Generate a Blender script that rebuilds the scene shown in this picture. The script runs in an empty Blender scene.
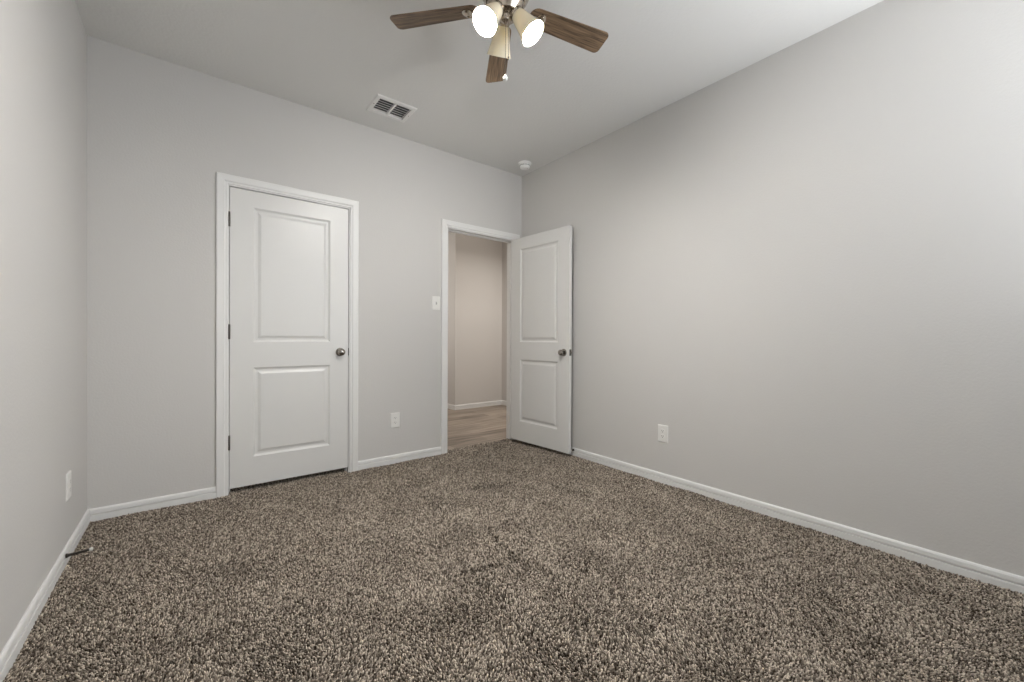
import bpy, bmesh, math, random
import numpy as np
from mathutils import Matrix, Vector

random.seed(7)
S = bpy.context.scene
C = S.collection
PI = math.pi

# ------------------------------------------------------------------ camera, world, light, exposure
XL, XR, YB, YF, ZC, CAMZ = -0.460, 2.706, 3.285, -1.30, 2.736, 1.043
cam_d = bpy.data.cameras.new('camera')
cam_d.sensor_width = 36.0
cam_d.lens = 407.3786 / 1024 * 36
cam_d.clip_start = 0.02
cam = bpy.data.objects.new('camera', cam_d)
C.objects.link(cam)
cam.matrix_world = (Matrix.Translation((0, 0, CAMZ)) @ Matrix.Rotation(-0.6671, 4, 'Z')
                    @ Matrix.Rotation(PI / 2 - 0.0051, 4, 'X') @ Matrix.Rotation(0.0048, 4, 'Z'))
S.camera = cam

world = bpy.data.worlds.new('daylight')
S.world = world
world.use_nodes = True
world.node_tree.nodes['Background'].inputs[0].default_value = (0.80, 0.90, 1.0, 1)
world.node_tree.nodes['Background'].inputs[1].default_value = 1.0


def area_light(name, loc, direction, sx, sy, power, color, spread=PI, shape='RECTANGLE'):
    d = bpy.data.lights.new(name, 'AREA')
    d.shape = shape
    d.size = sx
    d.size_y = sy
    d.energy = power
    d.color = color
    d.spread = spread
    o = bpy.data.objects.new(name, d)
    o.location = loc
    o.rotation_euler = Vector(direction).to_track_quat('-Z', 'Y').to_euler()
    C.objects.link(o)
    return o


# two windows in the corner behind the camera: one in the front wall, one added in the right wall to brighten the left
WX0, WX1, EY0, EY1, WZ0, WZ1 = 1.30, 2.50, -1.10, -0.10, 0.82, 2.08
WXC, EYC, WZC = (WX0 + WX1) / 2, (EY0 + EY1) / 2, (WZ0 + WZ1) / 2
# daylight in eight bands per window, tilted upwards as open blind slats and the bright ground outside throw it
NB = 8
BH = (WZ1 - WZ0 - 0.1) / NB
for k in range(NB):
    z = WZ0 + 0.05 + (k + 0.5) * BH
    area_light('window_daylight_front', (WXC, YF + 0.06, z), (0, 1, 1.5), WX1 - WX0 - 0.1, BH, 14 / NB, (0.86, 0.98, 1.12))
    area_light('side_window_fill', (XR - 0.06, EYC, z), (-1, 0, 0.6), EY1 - EY0 - 0.1, BH, 45 / NB, (0.97, 0.99, 1.03))  # fill light at the added right-wall window, lifts the left wall
area_light('hall_ceiling_lamp', (3.45, 3.85, 2.70), (0, 0, -1), 0.30, 0.30, 21, (1.0, 0.955, 0.90), spread=2.65, shape='DISK')
area_light('hall_fill_light', (1.80, 5.9, 1.6), (1, -0.15, -0.1), 0.9, 1.4, 12, (1.0, 0.95, 0.89))  # added fill for the left face of the hall corner; no window stands here

S.view_settings.view_transform = 'Standard'
S.view_settings.look = 'None'
S.view_settings.exposure = 0.08
S.view_settings.gamma = 1.0
S.view_settings.use_curve_mapping = False
S.cycles.use_denoising = True
S.cycles.max_bounces = 12
S.cycles.diffuse_bounces = 8
S.cycles.sample_clamp_indirect = 10.0
BULB_STRENGTH = 2020.0

# ------------------------------------------------------------------ materials


def srgb(r, g, b):
    def f(c):
        c /= 255.0
        return c / 12.92 if c <= 0.04045 else ((c + 0.055) / 1.055) ** 2.4
    return (f(r), f(g), f(b), 1)


def mat(name, color, rough=0.5, metal=0.0, spec=0.5):
    m = bpy.data.materials.new(name)
    m.use_nodes = True
    b = m.node_tree.nodes['Principled BSDF']
    b.inputs['Base Color'].default_value = color if len(color) == 4 else (*color, 1)
    b.inputs['Roughness'].default_value = rough
    b.inputs['Metallic'].default_value = metal
    b.inputs['Specular IOR Level'].default_value = spec
    return m


def node(m, kind, **kw):
    n = m.node_tree.nodes.new(kind)
    for k, v in kw.items():
        setattr(n, k, v)
    return n


def link(m, a, b):
    m.node_tree.links.new(a, b)


def add_bump(m, scale, strength, dist=0.002, detail=3.0, coords='Object'):
    tc = node(m, 'ShaderNodeTexCoord')
    nz = node(m, 'ShaderNodeTexNoise')
    nz.inputs['Scale'].default_value = scale
    nz.inputs['Detail'].default_value = detail
    bp = node(m, 'ShaderNodeBump')
    bp.inputs['Strength'].default_value = strength
    bp.inputs['Distance'].default_value = dist
    link(m, tc.outputs[coords], nz.inputs['Vector'])
    link(m, nz.outputs['Fac'], bp.inputs['Height'])
    link(m, bp.outputs['Normal'], m.node_tree.nodes['Principled BSDF'].inputs['Normal'])
    return m


M_WALL = add_bump(mat('wall_paint', (0.605, 0.592, 0.572), 0.75, spec=0.25), 95, 0.22, 0.004)
M_CEIL = add_bump(mat('ceiling_paint', (0.74, 0.735, 0.715), 0.85, spec=0.2), 60, 0.35, 0.004)
M_HALLWALL = add_bump(mat('hall_wall_paint', (0.60, 0.575, 0.55), 0.75, spec=0.25), 70, 0.3, 0.004)
M_TRIM = mat('trim_paint', (0.76, 0.755, 0.74), 0.38, spec=0.45)
M_DOOR = add_bump(mat('door_paint', (0.70, 0.695, 0.675), 0.34, spec=0.45), 160, 0.08, 0.001)
M_PLASTIC = mat('white_plastic', (0.79, 0.78, 0.75), 0.35)
M_WHITE = mat('bright_white_plastic', (0.90, 0.895, 0.87), 0.4)
M_SLOT = mat('dark_slot', (0.03, 0.03, 0.03), 0.6)
M_DARK = mat('dark_void', (0.02, 0.02, 0.02), 0.9)
M_NICKEL = mat('brushed_nickel', (0.47, 0.415, 0.35), 0.15, 1.0)
M_KNOB = mat('satin_nickel_knob', (0.30, 0.275, 0.245), 0.17, 1.0)
M_HINGE = mat('hinge_metal', (0.10, 0.09, 0.08), 0.42, 0.7)
M_BRONZE = mat('dark_bronze', (0.045, 0.038, 0.032), 0.45, 0.6)
M_RUBBER = mat('white_rubber', (0.72, 0.71, 0.67), 0.6)
M_LED = mat('led_lens', (0.15, 0.02, 0.02), 0.2)
M_VENT = mat('vent_enamel', (0.80, 0.79, 0.77), 0.4)


def glass_mat():
    m = mat('window_glass', (1, 1, 1), 0.0)
    b = m.node_tree.nodes['Principled BSDF']
    b.inputs['Transmission Weight'].default_value = 1.0
    b.inputs['IOR'].default_value = 1.45
    return m


M_GLASS = glass_mat()


def shade_mat():
    m = bpy.data.materials.new('frosted_shade_glass')
    m.use_nodes = True
    nt = m.node_tree
    nt.nodes.remove(nt.nodes['Principled BSDF'])
    out = nt.nodes['Material Output']
    df = node(m, 'ShaderNodeBsdfDiffuse')
    df.inputs['Color'].default_value = (0.86, 0.80, 0.64, 1)
    tr = node(m, 'ShaderNodeBsdfTranslucent')
    tr.inputs['Color'].default_value = (0.92, 0.80, 0.52, 1)
    gl = node(m, 'ShaderNodeBsdfGlossy')
    gl.inputs['Roughness'].default_value = 0.25
    mx = node(m, 'ShaderNodeMixShader')
    mx.inputs[0].default_value = 0.045
    link(m, df.outputs[0], mx.inputs[1])
    link(m, tr.outputs[0], mx.inputs[2])
    fr = node(m, 'ShaderNodeFresnel')
    fr.inputs['IOR'].default_value = 1.4
    m2 = node(m, 'ShaderNodeMixShader')
    link(m, fr.outputs[0], m2.inputs[0])
    link(m, mx.outputs[0], m2.inputs[1])
    link(m, gl.outputs[0], m2.inputs[2])
    link(m, m2.outputs[0], out.inputs['Surface'])
    return m


M_SHADE = shade_mat()


def bulb_mat():
    m = mat('lit_bulb', (1, 0.95, 0.85), 0.4)
    b = m.node_tree.nodes['Principled BSDF']
    b.inputs['Emission Color'].default_value = (1.0, 0.975, 0.94, 1)
    b.inputs['Emission Strength'].default_value = BULB_STRENGTH
    return m


M_BULB = bulb_mat()


def wood_mat():
    m = mat('walnut_blade', (0.1, 0.06, 0.04), 0.42, spec=0.4)
    b = m.node_tree.nodes['Principled BSDF']
    tc = node(m, 'ShaderNodeTexCoord')
    mp = node(m, 'ShaderNodeMapping')
    mp.inputs['Scale'].default_value = (2.2, 38, 38)
    nz = node(m, 'ShaderNodeTexNoise')
    nz.inputs['Scale'].default_value = 3.0
    nz.inputs['Detail'].default_value = 6
    nz.inputs['Distortion'].default_value = 0.6
    cr = node(m, 'ShaderNodeValToRGB')
    cr.color_ramp.elements[0].position = 0.30
    cr.color_ramp.elements[0].color = (0.040, 0.024, 0.013, 1)
    cr.color_ramp.elements[1].position = 0.72
    cr.color_ramp.elements[1].color = (0.29, 0.19, 0.112, 1)
    link(m, tc.outputs['Object'], mp.inputs['Vector'])
    link(m, mp.outputs[0], nz.inputs['Vector'])
    link(m, nz.outputs['Fac'], cr.inputs[0])
    link(m, cr.outputs[0], b.inputs['Base Color'])
    return m


M_WOOD = wood_mat()


def carpet_mat(island):
    m = mat('carpet_fibre' if island else 'carpet_backing', (0.1, 0.08, 0.06), 0.95, spec=0.1)
    b = m.node_tree.nodes['Principled BSDF']
    cr = node(m, 'ShaderNodeValToRGB')
    cr.color_ramp.interpolation = 'LINEAR'
    e = cr.color_ramp.elements
    e[0].position = 0.0
    e[0].color = (0.050, 0.038, 0.028, 1)
    e[1].position = 1.0
    e[1].color = (0.70, 0.61, 0.50, 1)
    for p, c in ((0.20, (0.105, 0.085, 0.068, 1)), (0.5, (0.265, 0.222, 0.180, 1)), (0.78, (0.46, 0.397, 0.327, 1))):
        k = e.new(p)
        k.color = c
    if island:
        g = node(m, 'ShaderNodeNewGeometry')
        link(m, g.outputs['Random Per Island'], cr.inputs[0])
        link(m, cr.outputs[0], b.inputs['Base Color'])
    else:
        b.inputs['Base Color'].default_value = (0.05, 0.04, 0.03, 1)
    return m


M_CARPET = carpet_mat(True)
M_BACKING = carpet_mat(False)


def plank_mat():
    m = mat('vinyl_plank', (0.3, 0.22, 0.16), 0.42, spec=0.4)
    b = m.node_tree.nodes['Principled BSDF']
    tc = node(m, 'ShaderNodeTexCoord')
    br = node(m, 'ShaderNodeTexBrick')
    br.offset = 0.37
    br.inputs['Scale'].default_value = 1.0
    br.inputs['Brick Width'].default_value = 1.22
    br.inputs['Row Height'].default_value = 0.152
    br.inputs['Mortar Size'].default_value = 0.0012
    br.inputs['Color1'].default_value = (0.30, 0.30, 0.30, 1)
    br.inputs['Color2'].default_value = (0.75, 0.75, 0.75, 1)
    br.inputs['Mortar'].default_value = (0.05, 0.05, 0.05, 1)
    mp = node(m, 'ShaderNodeMapping')
    mp.inputs['Scale'].default_value = (1.0, 9, 9)
    nz = node(m, 'ShaderNodeTexNoise')
    nz.inputs['Scale'].default_value = 2.6
    nz.inputs['Detail'].default_value = 6
    nz.inputs['Distortion'].default_value = 0.5
    mx = node(m, 'ShaderNodeMix')
    mx.data_type = 'FLOAT'
    mx.inputs[0].default_value = 0.62
    cr = node(m, 'ShaderNodeValToRGB')
    e = cr.color_ramp.elements
    e[0].position, e[0].color = 0.30, (0.095, 0.071, 0.053, 1)
    e[1].position, e[1].color = 0.68, (0.38, 0.315, 0.255, 1)
    link(m, tc.outputs['Object'], br.inputs['Vector'])
    link(m, tc.outputs['Object'], mp.inputs['Vector'])
    link(m, mp.outputs[0], nz.inputs['Vector'])
    link(m, br.outputs['Color'], mx.inputs[2])
    link(m, nz.outputs['Fac'], mx.inputs[3])
    link(m, mx.outputs[0], cr.inputs[0])
    link(m, cr.outputs[0], b.inputs['Base Color'])
    return m


M_PLANK = plank_mat()

# ------------------------------------------------------------------ mesh helpers


class MB:
    """collects shapes and links them as one mesh object"""

    def __init__(self):
        self.v, self.f = [], []

    def add(self, verts, faces, mx=None):
        n = len(self.v)
        for p in verts:
            self.v.append(tuple(mx @ Vector(p)) if mx is not None else tuple(p))
        for q in faces:
            self.f.append(tuple(i + n for i in q))
        return self

    def box(self, x0, x1, y0, y1, z0, z1, mx=None):
        v = [(x, y, z) for x in (x0, x1) for y in (y0, y1) for z in (z0, z1)]
        f = [(0, 1, 3, 2), (4, 6, 7, 5), (0, 4, 5, 1), (2, 3, 7, 6), (0, 2, 6, 4), (1, 5, 7, 3)]
        return self.add(v, f, mx)

    def lathe(self, prof, n=32, mx=None, cap0=True, cap1=True):
        v, f = [], []
        for r, z in prof:
            for i in range(n):
                a = 2 * PI * i / n
                v.append((r * math.cos(a), r * math.sin(a), z))
        for k in range(len(prof) - 1):
            for i in range(n):
                j = (i + 1) % n
                f.append((k * n + i, k * n + j, (k + 1) * n + j, (k + 1) * n + i))
        if cap0:
            f.append(tuple(range(n))[::-1])
        if cap1:
            f.append(tuple((len(prof) - 1) * n + i for i in range(n)))
        return self.add(v, f, mx)

    def tube(self, path, r, n=10):
        pts = [Vector(p) for p in path]
        rings = []
        up = None
        for i, p in enumerate(pts):
            t = (pts[min(i + 1, len(pts) - 1)] - pts[max(i - 1, 0)]).normalized()
            if up is None:
                up = t.orthogonal().normalized()
            up = (up - t * up.dot(t)).normalized()
            sd = t.cross(up)
            rr = r[i] if isinstance(r, (list, tuple)) else r
            rings.append([p + rr * (math.cos(2 * PI * k / n) * up + math.sin(2 * PI * k / n) * sd) for k in range(n)])
        v = [q for ring in rings for q in ring]
        f = []
        for i in range(len(rings) - 1):
            for k in range(n):
                j = (k + 1) % n
                f.append((i * n + k, i * n + j, (i + 1) * n + j, (i + 1) * n + k))
        f.append(tuple(range(n))[::-1])
        f.append(tuple((len(rings) - 1) * n + k for k in range(n)))
        return self.add(v, f)

    def prism(self, prof, frames):
        """prof: closed list of (a, b); frames: list of functions (a, b) -> point, one per station"""
        n = len(prof)
        v = [fr(a, b) for fr in frames for a, b in prof]
        f = []
        for s in range(len(frames) - 1):
            for i in range(n):
                j = (i + 1) % n
                f.append((s * n + i, s * n + j, (s + 1) * n + j, (s + 1) * n + i))
        f.append(tuple(range(n))[::-1])
        f.append(tuple((len(frames) - 1) * n + i for i in range(n)))
        return self.add(v, f)

    def build(self, name, material, parent=None, bevel=0.0, smooth=False, seg=2):
        me = bpy.data.meshes.new(name)
        me.from_pydata(self.v, [], self.f)
        bm = bmesh.new()
        bm.from_mesh(me)
        bmesh.ops.recalc_face_normals(bm, faces=bm.faces)
        bm.to_mesh(me)
        bm.free()
        me.materials.append(material)
        o = bpy.data.objects.new(name, me)
        C.objects.link(o)
        if parent is not None:
            o.parent = parent
        if smooth:
            me.polygons.foreach_set('use_smooth', [True] * len(me.polygons))
            me.set_sharp_from_angle(angle=math.radians(38))
        if bevel:
            b = o.modifiers.new('bevel', 'BEVEL')
            b.width = bevel
            b.segments = seg
            b.limit_method = 'ANGLE'
        return o


def tag(o, label, cat, group=None, kind=None):
    o['label'] = label
    o['category'] = cat
    if group:
        o['group'] = group
    if kind:
        o['kind'] = kind
    return o


def empty(name, loc, rot=(0, 0, 0)):
    o = bpy.data.objects.new(name, None)
    o.location = loc
    o.rotation_euler = rot
    o.empty_display_size = 0.05
    C.objects.link(o)
    return o


def copy_tree(o, parent=None):
    c = o.copy()
    C.objects.link(c)
    c.parent = parent
    for ch in [x for x in o.children]:
        copy_tree(ch, c)
    return c


# ------------------------------------------------------------------ room shell
T = 0.115                      # wall thickness
CX0, CX1 = 0.197, 0.966        # closet rough opening between jamb faces
OX0, OX1 = 1.842, 2.607        # hall opening between jamb faces
DH = 2.050                     # head jamb underside
FZ = -0.016                    # carpet backing
HX1, HY1, HX0, HCX = 3.900, 5.215, 1.72, 3.045   # hall extents, outside corner at HCX
HYE = 6.60

m = MB().box(XL - T, XR + T, YF - T, YB, -0.12, FZ)
m.box(CX0, CX1, YB, YB + T + 0.7, -0.12, FZ).box(OX0, OX1, YB, 3.372, -0.12, FZ)
tag(m.build('floor', M_BACKING), 'bedroom floor under the speckled brown carpet', 'floor', kind='structure')

m = MB().box(HX0, HX1 + T, YB + T, HY1, -0.12, -0.006).box(HX0, HCX, HY1, HYE, -0.12, -0.006)
m.box(OX0, OX1, 3.372, YB + T, -0.12, -0.006)
tag(m.build('floor_hall', M_PLANK), 'wood look plank floor of the hall beyond the open door', 'floor', kind='structure')

# ceiling with the hole for the air register
VX0, VX1, VY0, VY1 = 1.043, 1.279, 2.838, 3.018
m = MB()
m.box(XL - T, VX0, YF - T, YB, ZC, ZC + 0.1).box(VX1, XR + T, YF - T, YB, ZC, ZC + 0.1)
m.box(VX0, VX1, YF - T, VY0, ZC, ZC + 0.1).box(VX0, VX1, VY1, YB, ZC, ZC + 0.1)
tag(m.build('ceiling', M_CEIL), 'pale grey bedroom ceiling', 'ceiling', kind='structure')
m = MB().box(HX0, HX1 + T, YB, HYE + T, ZC, ZC + 0.1)
tag(m.build('ceiling_hall', M_CEIL), 'hall ceiling beyond the open door', 'ceiling', kind='structure')

m = MB().box(XL - T, XL, YF, YB + T, FZ, ZC)
tag(m.build('wall_left', M_WALL), 'pale grey wall at the left edge', 'wall', kind='structure')
m = MB().box(XR, XR + T, YF, EY0, FZ, ZC).box(XR, XR + T, EY1, YB, FZ, ZC)
m.box(XR, XR + T, EY0, EY1, FZ, WZ0).box(XR, XR + T, EY0, EY1, WZ1, ZC)
tag(m.build('wall_right', M_WALL), 'wide pale grey wall on the right', 'wall', kind='structure')
JT = 0.018
m = MB()
m.box(XL, CX0 - JT, YB, YB + T, FZ, ZC).box(CX0 - JT, CX1 + JT, YB, YB + T, DH + JT, ZC)
m.box(CX1 + JT, OX0 - JT, YB, YB + T, FZ, ZC).box(OX0 - JT, OX1 + JT, YB, YB + T, DH + JT, ZC)
m.box(OX1 + JT, XR + T, YB, YB + T, FZ, ZC)
tag(m.build('wall_back', M_WALL), 'pale grey wall holding the two doors', 'wall', kind='structure')
m = MB()
m.box(XL - T, WX0, YF - T, YF, FZ, ZC).box(WX1, XR + T, YF - T, YF, FZ, ZC)
m.box(WX0, WX1, YF - T, YF, FZ, WZ0).box(WX0, WX1, YF - T, YF, WZ1, ZC)
tag(m.build('wall_front', M_WALL), 'pale grey window wall behind the viewer', 'wall', kind='structure')
# closet interior
m = MB()
m.box(CX0 - 0.3, CX1 + 0.3, YB + T + 0.7, YB + T + 0.76, FZ, ZC)
m.box(CX0 - 0.36, CX0 - 0.3, YB + T, YB + T + 0.76, FZ, ZC).box(CX1 + 0.3, CX1 + 0.36, YB + T, YB + T + 0.76, FZ, ZC)
m.box(CX0 - 0.36, CX1 + 0.36, YB + T, YB + T + 0.76, ZC, ZC + 0.05)
tag(m.build('wall_closet', M_WALL), 'inside of the closet behind the closed door', 'wall', kind='structure')
# hall walls
m = MB()
m.box(HCX, HX1 + T, HY1, HYE, FZ, ZC)
tag(m.build('wall_hall_back', M_HALLWALL), 'hall wall facing the open doorway with an outside corner', 'wall', kind='structure')
m = MB().box(HX1, HX1 + T, YB, HY1, FZ, ZC)
tag(m.build('wall_hall_right', M_HALLWALL), 'hall side wall seen beside the open door', 'wall', kind='structure')
m = MB().box(XR + T, HX1, YB, YB + T, FZ, ZC)
tag(m.build('wall_hall_front', M_HALLWALL), 'hall wall on the bedroom side', 'wall', kind='structure')
m = MB().box(HX0 - T, HX0, YB + T, HYE + T, FZ, ZC).box(HX0, HCX + T, HYE, HYE + T, FZ, ZC)
tag(m.build('wall_hall_left', M_HALLWALL), 'hall wall running behind the closet', 'wall', kind='structure')

# ------------------------------------------------------------------ baseboards
# (distance from the wall, height): thick foot, groove, slimmer rounded top
BB = [(0, FZ), (0.0128, FZ), (0.0128, 0.0310), (0.0118, 0.0335), (0.0008, 0.0338), (0.0008, 0.0408),
      (0.0118, 0.0410), (0.0100, 0.060), (0.0072, 0.0655), (0.0040, 0.069), (0, 0.069)]
BBH = [(a, b - 0.004 if b > 0 else b) for a, b in BB]


def base_run(mb, p0, p1, nrm, m0=0.0, m1=0.0, prof=BB):
    """profile run along p0->p1 standing off along nrm; m0/m1 = mitre slope along the run per unit offset"""
    p0, p1, nrm = Vector((*p0, 0)), Vector((*p1, 0)), Vector((*nrm, 0))
    t = (p1 - p0).normalized()
    mb.prism(prof, [lambda a, b: tuple(p0 + nrm * a + t * (a * m0) + Vector((0, 0, b))),
                    lambda a, b: tuple(p1 + nrm * a + t * (a * m1) + Vector((0, 0, b)))])


m = MB()
base_run(m, (XL, YF), (XL, YB), (1, 0), 1, -1)
tag(m.build('baseboard_left', M_TRIM), 'white baseboard along the left wall', 'baseboard', kind='structure')
m = MB()
base_run(m, (XR, YF), (XR, YB), (-1, 0), 1, -1)
tag(m.build('baseboard_right', M_TRIM), 'white baseboard along the right wall', 'baseboard', kind='structure')
m = MB()
base_run(m, (XL, YB), (CX0 - 0.0695, YB), (0, -1), 1, 0)
base_run(m, (CX1 + 0.0695, YB), (OX0 - 0.0695, YB), (0, -1))
base_run(m, (OX1 + 0.0662, YB), (XR, YB), (0, -1), 0, -1)
tag(m.build('baseboard_back', M_TRIM), 'white baseboard along the wall with the two doors', 'baseboard', kind='structure')
m = MB()
base_run(m, (XL, YF), (XR, YF), (0, 1), 1, -1)
tag(m.build('baseboard_front', M_TRIM), 'white baseboard under the window behind the viewer', 'baseboard', kind='structure')
m = MB()
base_run(m, (HCX, HYE), (HCX, HY1), (-1, 0), 0, 1, BBH)
base_run(m, (HCX, HY1), (HX1, HY1), (0, -1), -1, -1, BBH)
base_run(m, (HX1, HY1), (HX1, YB + T), (-1, 0), 1, 0, BBH)
tag(m.build('baseboard_hall', M_TRIM), 'white baseboard around the hall corner', 'baseboard', kind='structure')

# ------------------------------------------------------------------ door casings and jambs
# casing profile: (distance outwards from the inner edge, stand-off from the wall)
CP = [(0, 0), (0, 0.0075), (0.003, 0.0095), (0.012, 0.0095), (0.016, 0.0115), (0.020, 0.0145), (0.026, 0.0150),
      (0.055, 0.0165), (0.0605, 0.0150), (0.062, 0.0115), (0.062, 0)]


def door_trim(name, x0, x1, cw_r, label):
    """jamb faces at x0/x1; casing set 6 mm back; three casing pieces and a jamb"""
    rv = 0.008
    root = empty(name, ((x0 + x1) / 2, YB, 0))
    tag(root, label, 'door frame', kind='structure')
    cx = (x0 + x1) / 2
    a0, a1, zt = x0 - rv - cx, x1 + rv - cx, DH + rv
    for sgn, base, w in ((-1, a0, 1.0), (1, a1, cw_r)):
        mb = MB()
        mb.prism(CP, [lambda a, b: (base + sgn * a * w, -b, FZ),
                      lambda a, b: (base + sgn * a * w, -b, zt + a)])
        mb.build('side_casing', M_TRIM, root)
    mb = MB()
    mb.prism(CP, [lambda a, b: (a0 - a, -b, zt + a), lambda a, b: (a1 + a * cw_r, -b, zt + a)])
    mb.build('head_casing', M_TRIM, root)
    jb = MB()
    x0l, x1l = x0 - cx, x1 - cx
    jb.box(x0l - JT, x0l, 0, T, FZ, DH + JT).box(x1l, x1l + JT, 0, T, FZ, DH + JT)
    jb.box(x0l, x1l, 0, T, DH, DH + JT)
    jb.build('jamb', M_TRIM, root, bevel=0.0012)
    sb = MB()
    s0, s1, st = 0.040, 0.078, 0.011
    sb.box(x0l, x0l + st, s0, s1, FZ, DH).box(x1l - st, x1l, s0, s1, FZ, DH)
    sb.box(x0l + st, x1l - st, s0, s1, DH - st, DH)
    sb.build('stop_strip', M_TRIM, root, bevel=0.002)
    return root


trim1 = door_trim('trim_1', CX0, CX1, 1.0, 'white moulded casing around the closed closet door')
trim2 = door_trim('trim_2', OX0, OX1, 0.94, 'white moulded casing around the open doorway to the hall')
# hall-side casing of the open doorway
hb_ = MB()
for sgn, base in ((-1, -0.3825 - 0.007), (1, 0.3825 + 0.007)):
    hb_.prism(CP, [lambda a, b: (base + sgn * a, T + b, -0.006), lambda a, b: (base + sgn * a, T + b, DH + 0.007 + a)])
hb_.prism(CP, [lambda a, b: (-0.3895 - a, T + b, DH + 0.007 + a), lambda a, b: (0.3895 + a, T + b, DH + 0.007 + a)])
hb_.build('hall_casing', M_TRIM, trim2)
# strike plate on the left jamb of the open doorway
MB().box(-0.3825, -0.3811, 0.004, 0.034, 0.897, 0.957).build('strike_plate', M_HINGE, trim2, bevel=0.0005)
MB().box(0.3832, 0.3846, -0.004, 0.020, 0.908, 0.966).build('strike_plate', M_HINGE, trim1, bevel=0.0005)

# ------------------------------------------------------------------ doors
DW, DHT, DT, DB = 0.762, 2.011, 0.035, 0.034    # slab width, height, thickness, gap above the carpet
PROF = [(0, 0), (0.003, 0.0025), (0.012, 0.0095), (0.015, 0.0105), (0.026, 0.0105), (0.029, 0.0095),
        (0.043, 0.0030), (0.047, 0.0022)]


def slab_mesh():
    mb = MB()
    xs = [0, 0.134, DW - 0.132, DW]
    zs = [0, 0.193, 0.805, 0.979, 1.899, DHT]
    for side in (0, 1):
        def P(x, z, d):
            return (x, d if side == 0 else DT - d, z)
        for i in range(3):
            for k in range(5):
                a, b, c, e = xs[i], xs[i + 1], zs[k], zs[k + 1]
                if i == 1 and k in (1, 3):
                    v, f = [], []
                    for o, d in PROF:
                        v += [P(a + o, c + o, d), P(b - o, c + o, d), P(b - o, e - o, d), P(a + o, e - o, d)]
                    for s in range(len(PROF) - 1):
                        for q in range(4):
                            r = (q + 1) % 4
                            f.append((s * 4 + q, s * 4 + r, (s + 1) * 4 + r, (s + 1) * 4 + q))
                    n = (len(PROF) - 1) * 4
                    f.append((n, n + 1, n + 2, n + 3))
                    mb.add(v, f)
                else:
                    mb.add([P(a, c, 0), P(b, c, 0), P(b, e, 0), P(a, e, 0)], [(0, 1, 2, 3)])
    for i in range(3):
        for z in (0, DHT):
            mb.add([(xs[i], 0, z), (xs[i + 1], 0, z), (xs[i + 1], DT, z), (xs[i], DT, z)], [(0, 1, 2, 3)])
    for k in range(5):
        for x in (0, DW):
            mb.add([(x, 0, zs[k]), (x, 0, zs[k + 1]), (x, DT, zs[k + 1]), (x, DT, zs[k])], [(0, 1, 2, 3)])
    return mb


def build_slab(name):
    o = slab_mesh().build(name, M_DOOR)
    bm = bmesh.new()
    bm.from_mesh(o.data)
    bmesh.ops.remove_doubles(bm, verts=bm.verts, dist=1e-5)
    bmesh.ops.recalc_face_normals(bm, faces=bm.faces)
    bm.to_mesh(o.data)
    bm.free()
    b = o.modifiers.new('bevel', 'BEVEL')
    b.width = 0.0012
    b.segments = 2
    b.limit_method = 'ANGLE'
    b.angle_limit = math.radians(60)
    return o


KNOB = [(0.0325, 0.0), (0.0325, 0.004), (0.030, 0.008), (0.022, 0.0105), (0.0125, 0.012), (0.0115, 0.020), (0.0125, 0.026),
        (0.019, 0.030), (0.0245, 0.0355), (0.0268, 0.042), (0.0262, 0.048), (0.0225, 0.0535), (0.0150, 0.0570), (0.0060, 0.0583), (0.0005, 0.0585)]


def add_knob(slab, x, z, front, scale=1.0):
    """rose and knob; front = on the y=0 face"""
    rot = Matrix.Rotation(PI / 2, 4, 'X') if front else Matrix.Rotation(-PI / 2, 4, 'X')
    mx = Matrix.Translation((x, 0 if front else DT, z)) @ rot
    pr = [(r, h * scale) for r, h in KNOB]
    kn = MB().lathe(pr[4:], 40, mx).build('knob', M_KNOB, slab, smooth=True)
    kn['label'] = 'round satin nickel knob'
    MB().lathe(pr[:5], 40, mx).build('rose', M_KNOB, kn, smooth=True)
    return kn


def add_hinge(slab, x, y, z):
    h = MB()
    mx = Matrix.Translation((x, y, z))
    h.lathe([(0.0030, -0.0475), (0.0052, -0.0455), (0.0056, -0.0445)] + [(0.0056, 0.0445), (0.0052, 0.0455), (0.0030, 0.0475)], 14, mx)
    h.box(x - 0.0015, x + 0.0335 - 0.03, y, y + 0.004, z - 0.0445, z + 0.0445)
    o = h.build('hinge', M_HINGE, slab, smooth=True)
    MB().lathe([(0.0040, 0.0), (0.0062, 0.001), (0.0062, 0.003), (0.0035, 0.0045)], 14,
               Matrix.Translation((x, y, z + 0.0473))).build('hinge_pin', M_HINGE, o, smooth=True)
    return o


door1 = build_slab('door_1')
door1.location = (CX0 + 0.0035, YB + 0.004, DB)
tag(door1, 'closed white two-panel closet door with a knob on its right', 'door', kind='structure')
add_knob(door1, DW - 0.060, 0.902, True)
add_knob(door1, DW - 0.060, 0.902, False)
for z in (1.793, 1.046, 0.306):
    add_hinge(door1, -0.0015, -0.0045, z)
MB().box(DW - 0.0005, DW + 0.0012, 0.005, 0.030, 0.874, 0.931).build('latch_plate', M_HINGE, door1, bevel=0.0004)

door2 = build_slab('door_2')
door2.location = (2.5540, 3.262, DB)
door2.rotation_euler = (0, 0, math.radians(-85.85))
tag(door2, 'open white two-panel door standing against the right wall', 'door', kind='structure')
add_knob(door2, DW - 0.060, 0.890, True)
add_knob(door2, DW - 0.060, 0.890, False, 0.88)
for z in (1.793, 1.046, 0.306):
    add_hinge(door2, -0.003, DT + 0.003, z)
lt = MB().box(DW - 0.0005, DW + 0.0012, 0.005, 0.030, 0.862, 0.919).build('latch_plate', M_HINGE, door2, bevel=0.0004)
MB().box(DW, DW + 0.010, 0.011, 0.024, 0.882, 0.899).build('latch_bolt', M_KNOB, lt, bevel=0.002)

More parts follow.
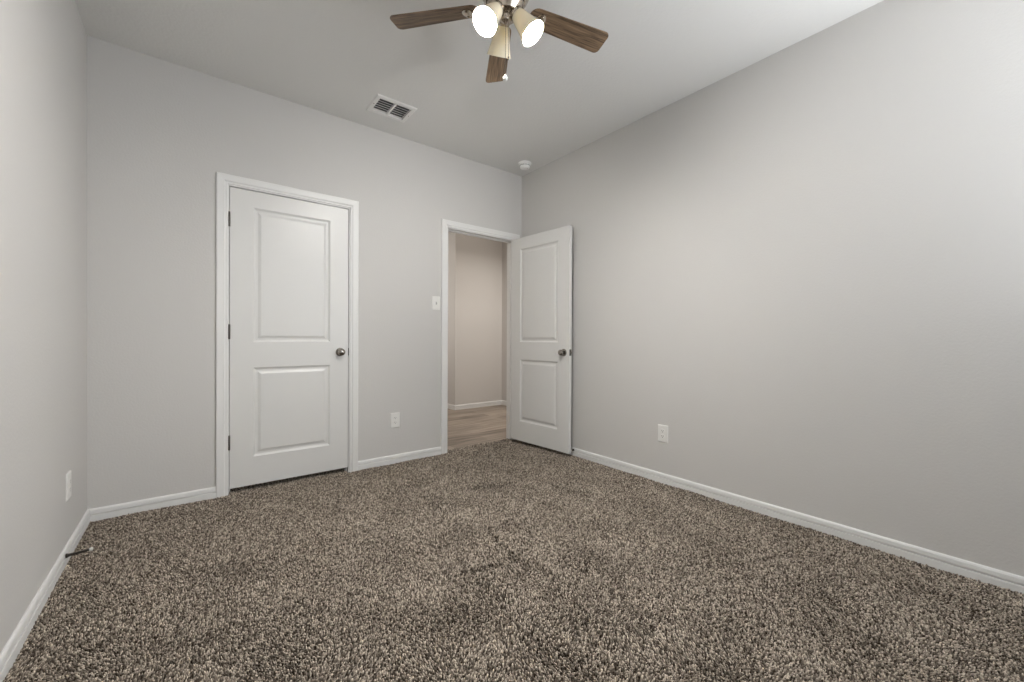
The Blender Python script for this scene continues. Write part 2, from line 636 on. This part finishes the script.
# ------------------------------------------------------------------ carpet pile
rng = np.random.default_rng(11)
sp = 0.0053
xs_ = np.arange(XL + 0.014, XR - 0.014, sp)
ys_ = np.arange(-0.45, YB + 0.5, sp)
gx, gy = np.meshgrid(xs_, ys_)
gx = gx.ravel() + rng.uniform(-0.0025, 0.0025, gx.size)
gy = gy.ravel() + rng.uniform(-0.0036, 0.0036, gy.size)
inside = gy < YB - 0.0135
inside |= (gx > OX0 + 0.004) & (gx < OX1 - 0.004) & (gy < 3.370) & (gy >= YB - 0.02)
inside |= (gx > CX0 + 0.004) & (gx < CX1 - 0.004) & (gy < YB + 0.20) & (gy >= YB - 0.02)
inside &= (gx * math.sin(0.6671) + gy * math.cos(0.6671)) > 0.55
gx, gy = gx[inside], gy[inside]
N = gx.size


def field(seed, scale, n=7):
    """smooth pseudo-noise, a sum of random plane waves"""
    r = np.random.default_rng(seed)
    out = np.zeros(N)
    for _ in range(n):
        a = r.uniform(0, 2 * PI)
        k = r.uniform(0.6, 1.6) / scale * 2 * PI
        out += np.sin(k * (np.cos(a) * gx + np.sin(a) * gy) + r.uniform(0, 2 * PI))
    return out / math.sqrt(n / 2)


lean_x = 0.0018 * field(1, 0.45) + rng.normal(0, 0.0015, N)
lean_y = 0.0018 * field(2, 0.40) - 0.0005 + rng.normal(0, 0.0015, N)
hgt = rng.normal(0.0, 0.0017, N) + 0.0016 * field(3, 0.30)
# trodden marks: pressed-down pile along short strokes
marks = [((1.27, 1.85), (1.21, 1.51), 0.022),
         ((1.21, 1.51), (1.24, 1.31), 0.022),
         ((1.22, 1.52), (1.4, 1.61), 0.022),
         ((0.94, 1.55), (1.2, 1.5), 0.026),
         ((0.97, 1.45), (0.99, 1.28), 0.034),
         ((1.38, 1.38), (1.4, 1.25), 0.045),
         ((1.22, 2.47), (1.2, 2.13), 0.05),
         ((1.11, 1.01), (1.15, 0.89), 0.06),
         ((0.91, 1.1), (0.92, 0.98), 0.06),
         ((1.13, 2.72), (1.34, 2.71), 0.05),
         ((2.06, 2.06), (2.09, 1.72), 0.06),
         ((1.59, 2.37), (1.8, 2.3), 0.05)]
thin = np.zeros(N)
for (ax, ay), (bx, by), wd in marks:
    dx, dy = bx - ax, by - ay
    L2 = dx * dx + dy * dy
    t = np.clip(((gx - ax) * dx + (gy - ay) * dy) / L2, 0, 1)
    d = np.hypot(gx - ax - t * dx, gy - ay - t * dy)
    w = np.exp(-(d / wd) ** 2)
    hgt -= 0.0045 * w
    thin = np.maximum(thin, w)
# the pile is parted along the marks, so the dark backing shows between the tufts
hgt -= np.where(rng.uniform(0, 1, N) < 0.62 * thin, 0.012, 0.0)
rad = rng.uniform(0.0025, 0.0039, N)
tw = rng.uniform(0, 2 * PI, N)
K = 4
lev = [(-0.012, 0.8, 0.0), (-0.0025, 1.0, 0.6), (0.0008, 0.55, 1.0)]
V = np.zeros((N, len(lev) * K, 3), np.float32)
for li, (z, rs, ln) in enumerate(lev):
    for k in range(K):
        a = tw + 2 * PI * k / K + li * 0.5
        jr = rad * rs * rng.uniform(0.8, 1.2, N)
        V[:, li * K + k, 0] = gx + lean_x * ln + jr * np.cos(a)
        V[:, li * K + k, 1] = gy + lean_y * ln + jr * np.sin(a)
        V[:, li * K + k, 2] = z + (hgt if li else 0)
fq = []
for li in range(len(lev) - 1):
    for k in range(K):
        j = (k + 1) % K
        fq.append((li * K + k, li * K + j, (li + 1) * K + j, (li + 1) * K + k))
fq = np.array(fq, np.int32)
top = np.array([(len(lev) - 1) * K + k for k in range(K)], np.int32)
off = (np.arange(N, dtype=np.int32) * (len(lev) * K))[:, None]
loops = np.concatenate([(fq.ravel()[None, :] + off), (top[None, :] + off)], axis=1)
nq = len(fq)
sizes = np.tile(np.array([4] * nq + [K], np.int32), N)
starts = np.concatenate([[0], np.cumsum(sizes)[:-1]]).astype(np.int32)
me = bpy.data.meshes.new('carpet_pile')
me.vertices.add(N * len(lev) * K)
me.vertices.foreach_set('co', V.ravel())
me.loops.add(loops.size)
me.loops.foreach_set('vertex_index', loops.ravel())
me.polygons.add(len(sizes))
me.polygons.foreach_set('loop_start', starts)
me.polygons.foreach_set('use_smooth', np.ones(len(sizes), bool))
me.update(calc_edges=True)
me.materials.append(M_CARPET)
pile = bpy.data.objects.new('carpet_pile', me)
C.objects.link(pile)
tag(pile, 'speckled brown and beige carpet pile covering the bedroom floor', 'carpet', kind='stuff')

# ------------------------------------------------------------------ window behind the camera
def window(name, loc, rz, w, label):
    win = empty(name, loc, (0, 0, rz))
    tag(win, label, 'window', kind='structure')
    hw, hh = w / 2, WZ1 - WZ0
    m = MB().box(-hw, -hw + 0.05, -0.03, 0.02, 0, hh).box(hw - 0.05, hw, -0.03, 0.02, 0, hh)
    m.box(-hw + 0.05, hw - 0.05, -0.03, 0.02, 0, 0.05).box(-hw + 0.05, hw - 0.05, -0.03, 0.02, hh - 0.05, hh)
    m.box(-hw + 0.05, hw - 0.05, -0.02, 0.012, hh / 2 - 0.02, hh / 2 + 0.02)
    m.build('window_frame', M_PLASTIC, win, bevel=0.003)
    MB().box(-hw + 0.05, hw - 0.05, -0.008, -0.004, 0.05, hh - 0.05).build('pane', M_GLASS, win)
    MB().box(-hw - 0.04, hw + 0.04, 0.02, 0.10, -0.022, 0).build('window_sill', M_TRIM, win, bevel=0.004)


window('window_1', (WXC, YF - 0.06, WZ0), 0, WX1 - WX0, 'white framed window in the wall behind the viewer')
window('window_2_added', (XR + 0.06, EYC, WZ0), PI / 2, EY1 - EY0, 'white framed window added unseen in the right wall to light the left wall')  # unseen second window, put in for the light it gives

# ------------------------------------------------------------------ ceiling fan
FX, FY, FB = 1.102, 1.457, CAMZ + 1.485
fan = empty('ceiling_fan', (FX, FY, ZC))
tag(fan, 'ceiling fan with dark wood blades and three lit frosted shades', 'ceiling fan')
fz = FB - ZC                      # blade plane in the fan's own frame
MB().lathe([(0.072, 0.0), (0.072, -0.012), (0.066, -0.030), (0.045, -0.042), (0.030, -0.046)], 40).build('canopy', M_NICKEL, fan, smooth=True)
MB().lathe([(0.030, -0.045), (0.050, -0.050), (0.088, -0.062), (0.104, -0.085), (0.108, -0.110), (0.108, -0.160), (0.100, -0.176),
            (0.092, fz + 0.022), (0.088, fz + 0.012), (0.020, fz + 0.010)], 48).build('motor_housing', M_NICKEL, fan, smooth=True)
MB().lathe([(0.030, fz + 0.012), (0.082, fz + 0.006), (0.084, fz - 0.004), (0.078, fz - 0.018), (0.062, fz - 0.032), (0.058, fz - 0.040),
            (0.040, fz - 0.044), (0.010, fz - 0.045)], 48).build('switch_housing', M_NICKEL, fan, smooth=True)
fit = MB().lathe([(0.012, fz - 0.040), (0.030, fz - 0.043), (0.032, fz - 0.048), (0.031, fz - 0.062), (0.025, fz - 0.072), (0.012, fz - 0.077),
                  (0.008, fz - 0.080), (0.003, fz - 0.082)], 36).build('light_fitter', M_NICKEL, fan, smooth=True)


def blade_mesh():
    """blade outline in x (radius) / y (width), 6 mm thick, rounded corners"""
    def outline():
        r0, r1, w0, w1 = 0.120, 0.538, 0.046, 0.0585
        pts = []
        # tip corners
        rc = 0.024
        for a in range(0, 91, 15):
            t = math.radians(a)
            pts.append((r1 - rc + rc * math.sin(t), w1 - rc + rc * math.cos(t)))
        for a in range(0, 91, 15):
            t = math.radians(a)
            pts.append((r1 - rc + rc * math.cos(t), -(w1 - rc + rc * math.sin(t))))
        # root, rounded
        rr = 0.040
        for a in range(0, 91, 15):
            t = math.radians(a)
            pts.append((r0 + rr - rr * math.sin(t), -(w0 - rr + rr * math.cos(t))))
        for a in range(0, 91, 15):
            t = math.radians(a)
            pts.append((r0 + rr - rr * math.cos(t), (w0 - rr + rr * math.sin(t))))
        return pts
    o = outline()
    n = len(o)
    v = [(x, y, 0.003) for x, y in o] + [(x, y, -0.003) for x, y in o]
    f = [tuple(range(n)), tuple(range(2 * n - 1, n - 1, -1))]
    f += [(i, (i + 1) % n, n + (i + 1) % n, n + i) for i in range(n)]
    return MB().add(v, f)


PITCH = math.radians(-12)
for k in range(5):
    az = math.radians(59.0 + 72 * k)
    b = blade_mesh().build('blade', M_WOOD, fan, bevel=0.0012)
    b.location = (0, 0, fz)
    b.rotation_euler = (Matrix.Rotation(az, 3, 'Z') @ Matrix.Rotation(PITCH, 3, 'X')).to_euler()
    iron = MB()
    iron.prism([(-0.010, 0), (0.010, 0), (0.010, -0.004), (-0.010, -0.004)],
               [lambda a, c: (0.070, a * 1.4, -0.004 + c), lambda a, c: (0.120, a, -0.006 + c), lambda a, c: (0.150, a * 1.2, -0.0032 + c),
                lambda a, c: (0.190, a * 0.9, -0.0032 + c)])
    dome = [(0.0235, 0.0), (0.0235, -0.0030), (0.0195, -0.0062), (0.0110, -0.0080), (0.0020, -0.0085)]
    iron.lathe(dome, 28, Matrix.Translation((0.178, 0, -0.0030)) @ Matrix.Diagonal((1.0, 1.35, 1.0, 1.0)))
    for sy in (-0.019, 0.019):
        iron.lathe([(0.0060, 0.0), (0.0060, -0.0090), (0.0035, -0.0112), (0.0008, -0.0118)], 14, Matrix.Translation((0.178, sy, -0.003)))
    iron.build('blade_iron', M_NICKEL, b, smooth=True)

SHL = 0.120                     # shade length
TILT = math.radians(37)
RO, ZO = 0.125, CAMZ + 1.345 - ZC
# shade profile: (radius, distance from the rim plane towards the neck); outer then inner
SH_OUT = [(0.0590, 0.0), (0.0578, 0.004), (0.0525, 0.018), (0.0478, 0.034), (0.0432, 0.054), (0.0392, 0.076), (0.0358, 0.096), (0.0318, 0.112), (0.0270, 0.119)]
SH_IN = [(r - 0.003, z - 0.002 if z > 0.05 else z) for r, z in SH_OUT]
for az_d in (188.0, -50.0, 67.0):
    az = math.radians(az_d)
    ax = Vector((math.cos(az) * math.sin(TILT), math.sin(az) * math.sin(TILT), -math.cos(TILT)))   # pointing out of the opening
    rim = Vector((math.cos(az) * RO, math.sin(az) * RO, ZO))
    mx = Matrix.Translation(rim) @ (-ax).to_track_quat('Z', 'Y').to_matrix().to_4x4()
    sh = MB()
    prof = SH_OUT + SH_IN[::-1]
    sh.lathe(prof + [SH_OUT[0]], 40, mx, cap0=False, cap1=False)
    s = sh.build('lamp_shade', M_SHADE, fan, smooth=True)
    MB().lathe([(0.0285, 0.112), (0.0310, 0.118), (0.0315, 0.128), (0.0300, 0.142), (0.0225, 0.150), (0.0120, 0.153)], 32, mx, cap0=False).build(
        'shade_holder', M_NICKEL, s, smooth=True)
    MB().lathe([(0.0008, 0.010), (0.0120, 0.0125), (0.0215, 0.021), (0.0255, 0.033), (0.0250, 0.044), (0.0200, 0.057), (0.0145, 0.072), (0.0130, 0.105)], 28, mx).build(
        'bulb', M_BULB, s, smooth=True)
    # curved arm from the fitter to the holder
    p3 = rim - ax * 0.151
    p0 = Vector((math.cos(az) * 0.028, math.sin(az) * 0.028, fz - 0.058))
    mid = (p0 + p3) / 2 + Vector((0, 0, 0.004))
    MB().tube([p0, mid, p3], 0.0095, 14).build('lamp_arm', M_NICKEL, fan, smooth=True)


def pull_chain(dx, dy, z0, z1, ball, material, label):
    ch = MB()
    n = int((z0 - z1) / 0.0042)
    for i in range(n):
        z = z0 - i * 0.0042
        ch.lathe([(0.0003, 0.0017), (0.0015, 0.0009), (0.0015, -0.0009), (0.0003, -0.0017)], 8, Matrix.Translation((dx, dy, z)))
    ch.tube([(dx, dy, z0 + 0.01), (dx, dy, z1)], 0.0006, 6)
    o = ch.build('pull_chain', M_NICKEL, fan, smooth=True)
    prof = [(0.0010, 0.002), (0.0030, 0.0), (0.0035, -0.006)]
    prof += [(ball * math.sin(t), -0.006 - ball * 1.1 + ball * 1.1 * math.cos(t)) for t in [math.radians(a) for a in range(25, 176, 15)]]
    f = MB().lathe(prof, 20, Matrix.Translation((dx, dy, z1))).build('chain_finial', material, o, smooth=True)
    f['label'] = label


zc = CAMZ - ZC
pull_chain(-0.0205, -0.0265, fz - 0.055, zc + 1.158, 0.0105, M_RUBBER, 'white ball on the long pull chain')
pull_chain(-0.0090, -0.0340, fz - 0.055, zc + 1.238, 0.0038, M_BRONZE, 'small dark end of the short pull chain')

# ------------------------------------------------------------------ ceiling air register
vent = empty('air_vent', (1.160, 2.921, ZC))
tag(vent, 'white rectangular louvred air vent on the ceiling', 'air vent')
ox, oy, ix, iy, dz = 0.148, 0.122, 0.117, 0.090, -0.009
m = MB()
ring = [(ox, oy, 0.0), (ox, oy, -0.003), (ox - 0.006, oy - 0.006, dz), (ix, iy, dz), (ix, iy, 0.012)]
v, f = [], []
for a, b, z in ring:
    v += [(-a, -b, z), (a, -b, z), (a, b, z), (-a, b, z)]
for s in range(len(ring) - 1):
    for q in range(4):
        r = (q + 1) % 4
        f.append((s * 4 + q, s * 4 + r, (s + 1) * 4 + r, (s + 1) * 4 + q))
m.add(v, f)
m.build('frame', M_VENT, vent)
MB().box(-0.0065, 0.0065, -iy, iy, dz, 0.010).build('divider', M_VENT, vent, bevel=0.001)
for sgn in (-1, 1):
    for k in range(6):
        y = -iy + 0.016 + k * (2 * iy - 0.032) / 5
        mx = Matrix.Translation((sgn * (ix + 0.0065) / 2, y, 0.001)) @ Matrix.Rotation(math.radians(20), 4, 'X')
        MB().box(-(ix - 0.0065) / 2, (ix - 0.0065) / 2, -0.0070, 0.0070, -0.0006, 0.0006, mx).build('louver', M_VENT, vent)
for sgn in (-1, 1):
    MB().lathe([(0.004, 0.0), (0.004, -0.001), (0.002, -0.002)], 12, Matrix.Translation((sgn * (ox - 0.016), 0, dz))).build('screw', M_NICKEL, vent)
d = MB().box(-ix, ix, -iy, iy, 0.10, 0.105)
d.box(-ix - 0.002, -ix, -iy, iy, 0.012, 0.105).box(ix, ix + 0.002, -iy, iy, 0.012, 0.105)
d.box(-ix, ix, -iy - 0.002, -iy, 0.012, 0.105).box(-ix, ix, iy, iy + 0.002, 0.012, 0.105)
d.build('duct', mat('duct_metal', (0.10, 0.10, 0.10), 0.7), vent)

# ------------------------------------------------------------------ smoke detector
sd = empty('smoke_detector', (2.525, 3.020, ZC))
tag(sd, 'round white smoke detector on the ceiling near the corner', 'smoke detector')
MB().lathe([(0.063, 0.0), (0.063, -0.007), (0.060, -0.012), (0.050, -0.014)], 48).build('base', M_WHITE, sd, smooth=True)
MB().lathe([(0.048, -0.013), (0.049, -0.020), (0.048, -0.036), (0.043, -0.047), (0.034, -0.052), (0.002, -0.053)], 48).build('cover', M_WHITE, sd, smooth=True)
g = MB()
for k in range(20):
    a = 2 * PI * k / 20
    g.box(0.046, 0.0492, -0.005, 0.005, -0.030, -0.0240, Matrix.Rotation(a, 4, 'Z'))
g.build('sensor_slots', M_SLOT, sd)
MB().lathe([(0.012, -0.051), (0.012, -0.0545), (0.010, -0.0555)], 20, Matrix.Translation((-0.014, -0.016, 0))).build('test_button', M_WHITE, sd, smooth=True)
MB().lathe([(0.0025, -0.051), (0.0022, -0.0545), (0.0008, -0.055)], 12, Matrix.Translation((0.018, -0.018, 0))).build('indicator_light', M_LED, sd, smooth=True)


# ------------------------------------------------------------------ outlets and switch (local frame: x across, -y out of the wall, z up)
def plate_mesh(w, h, t):
    mb = MB()
    prof = [(0, 0.0), (0, -t * 0.45), (0.004, -t), (0.010, -t * 1.05)]
    v, f = [], []
    for o, y in prof:
        a, b = w / 2 - o, h / 2 - o
        v += [(-a, y, -b), (a, y, -b), (a, y, b), (-a, y, b)]
    for s in range(len(prof) - 1):
        for q in range(4):
            r = (q + 1) % 4
            f.append((s * 4 + q, s * 4 + r, (s + 1) * 4 + r, (s + 1) * 4 + q))
    n = (len(prof) - 1) * 4
    f += [(n, n + 1, n + 2, n + 3), (3, 2, 1, 0)]
    return mb.add(v, f)


def screw(parent, z, y):
    mx = Matrix.Translation((0, y, z)) @ Matrix.Rotation(PI / 2, 4, 'X')
    MB().lathe([(0.0034, 0.0), (0.0034, 0.0008), (0.0020, 0.0014), (0.0002, 0.0015)], 14, mx).build('screw', M_PLASTIC, parent, smooth=True)


def make_outlet():
    root = empty('power_outlet', (0, 0, 0))
    t = 0.0065
    plate_mesh(0.079, 0.125, t).build('cover_plate', M_PLASTIC, root)
    for sgn in (-1, 1):
        rc = MB()
        n = 24
        pts = []
        for k in range(n):
            a = 2 * PI * k / n
            pts.append((0.0172 * math.cos(a), max(-0.0135, min(0.0135, 0.0172 * math.sin(a)))))
        v = [(x, -t, z + sgn * 0.0195) for x, z in pts] + [(x * 0.95, -t - 0.0018, z * 0.95 + sgn * 0.0195) for x, z in pts]
        f = [tuple(range(n, 2 * n))] + [(k, (k + 1) % n, n + (k + 1) % n, n + k) for k in range(n)]
        rc.add(v, f)
        r = rc.build('receptacle', M_PLASTIC, root)
        sl = MB()
        zc_ = sgn * 0.0195
        sl.box(-0.0075, -0.0053, -t - 0.0022, -t - 0.001, zc_ - 0.001, zc_ + 0.0080)
        sl.box(0.0053, 0.0075, -t - 0.0022, -t - 0.001, zc_ - 0.0002, zc_ + 0.0072)
        sl.lathe([(0.0026, 0.001), (0.0026, 0.0022)], 14, Matrix.Translation((0, -t, zc_ - 0.0068)) @ Matrix.Rotation(PI / 2, 4, 'X'))
        sl.build('slots', M_SLOT, r)
    screw(root, 0, -t * 1.05)
    return root


ol = make_outlet()
ol.location = (1.3425, YB, 0.358)
tag(ol, 'white wall outlet low on the back wall between the two doors', 'outlet', 'wall outlets')
o2 = copy_tree(ol)
o2.location = (XR, 1.648, 0.358)
o2.rotation_euler = (0, 0, -PI / 2)
tag(o2, 'white wall outlet low on the wide right wall', 'outlet', 'wall outlets')
o3 = copy_tree(ol)
o3.location = (XL, 2.820, 0.336)
o3.rotation_euler = (0, 0, PI / 2)
tag(o3, 'white wall outlet seen edge-on low on the left wall', 'outlet', 'wall outlets')

sw = empty('light_switch', (1.7195, YB, 1.360))
tag(sw, 'white toggle light switch beside the open doorway', 'light switch')
plate_mesh(0.078, 0.122, 0.0065).build('cover_plate', M_PLASTIC, sw)
m = MB().box(-0.0055, 0.0055, -0.0072, -0.0066, -0.0125, 0.0125)
m.build('toggle_slot', mat('grey_slot', (0.35, 0.34, 0.33), 0.6), sw)
MB().box(-0.0042, 0.0042, -0.018, 0.0, -0.004, 0.004, Matrix.Translation((0, -0.006, 0.001)) @ Matrix.Rotation(math.radians(-28), 4, 'X')).build(
    'toggle', M_PLASTIC, sw, bevel=0.001)
screw(sw, 0.030, -0.0068)
screw(sw, -0.030, -0.0068)


# ------------------------------------------------------------------ door stops (local frame: +x out of the wall)
def make_stop(L):
    root = empty('door_stop', (0, 0, 0))
    RX = Matrix.Rotation(PI / 2, 4, 'Y')
    MB().lathe([(0.0100, 0.0), (0.0100, 0.003), (0.0085, 0.006), (0.0060, 0.010)], 24, RX).build('base', M_BRONZE, root, smooth=True)
    path = []
    turns = int(L / 0.0032)
    for i in range(turns * 10 + 1):
        t = i / (turns * 10)
        a = 2 * PI * turns * t
        r = 0.0058 - 0.0016 * t
        path.append((0.008 + (L - 0.016) * t, r * math.cos(a), r * math.sin(a)))
    MB().tube(path, 0.0013, 6).build('spring', M_BRONZE, root, smooth=True)
    tip = MB().lathe([(0.0050, L - 0.010), (0.0078, L - 0.009), (0.0082, L - 0.002), (0.0065, L + 0.002), (0.0010, L + 0.003)], 20, RX)
    tip.build('tip', M_RUBBER, root, smooth=True)
    return root


st = make_stop(0.085)
st.location = (XL + 0.0128, 2.705, 0.046)
st.rotation_euler = (0, math.radians(-4), 0)
tag(st, 'dark spring door stop with a white tip on the left baseboard', 'door stop', 'door stops')
st2 = make_stop(0.040)
st2.location = (XR - 0.0128, 2.520, 0.052)
st2.rotation_euler = (0, 0, PI)
tag(st2, 'short dark door stop on the right baseboard behind the open door', 'door stop', 'door stops')
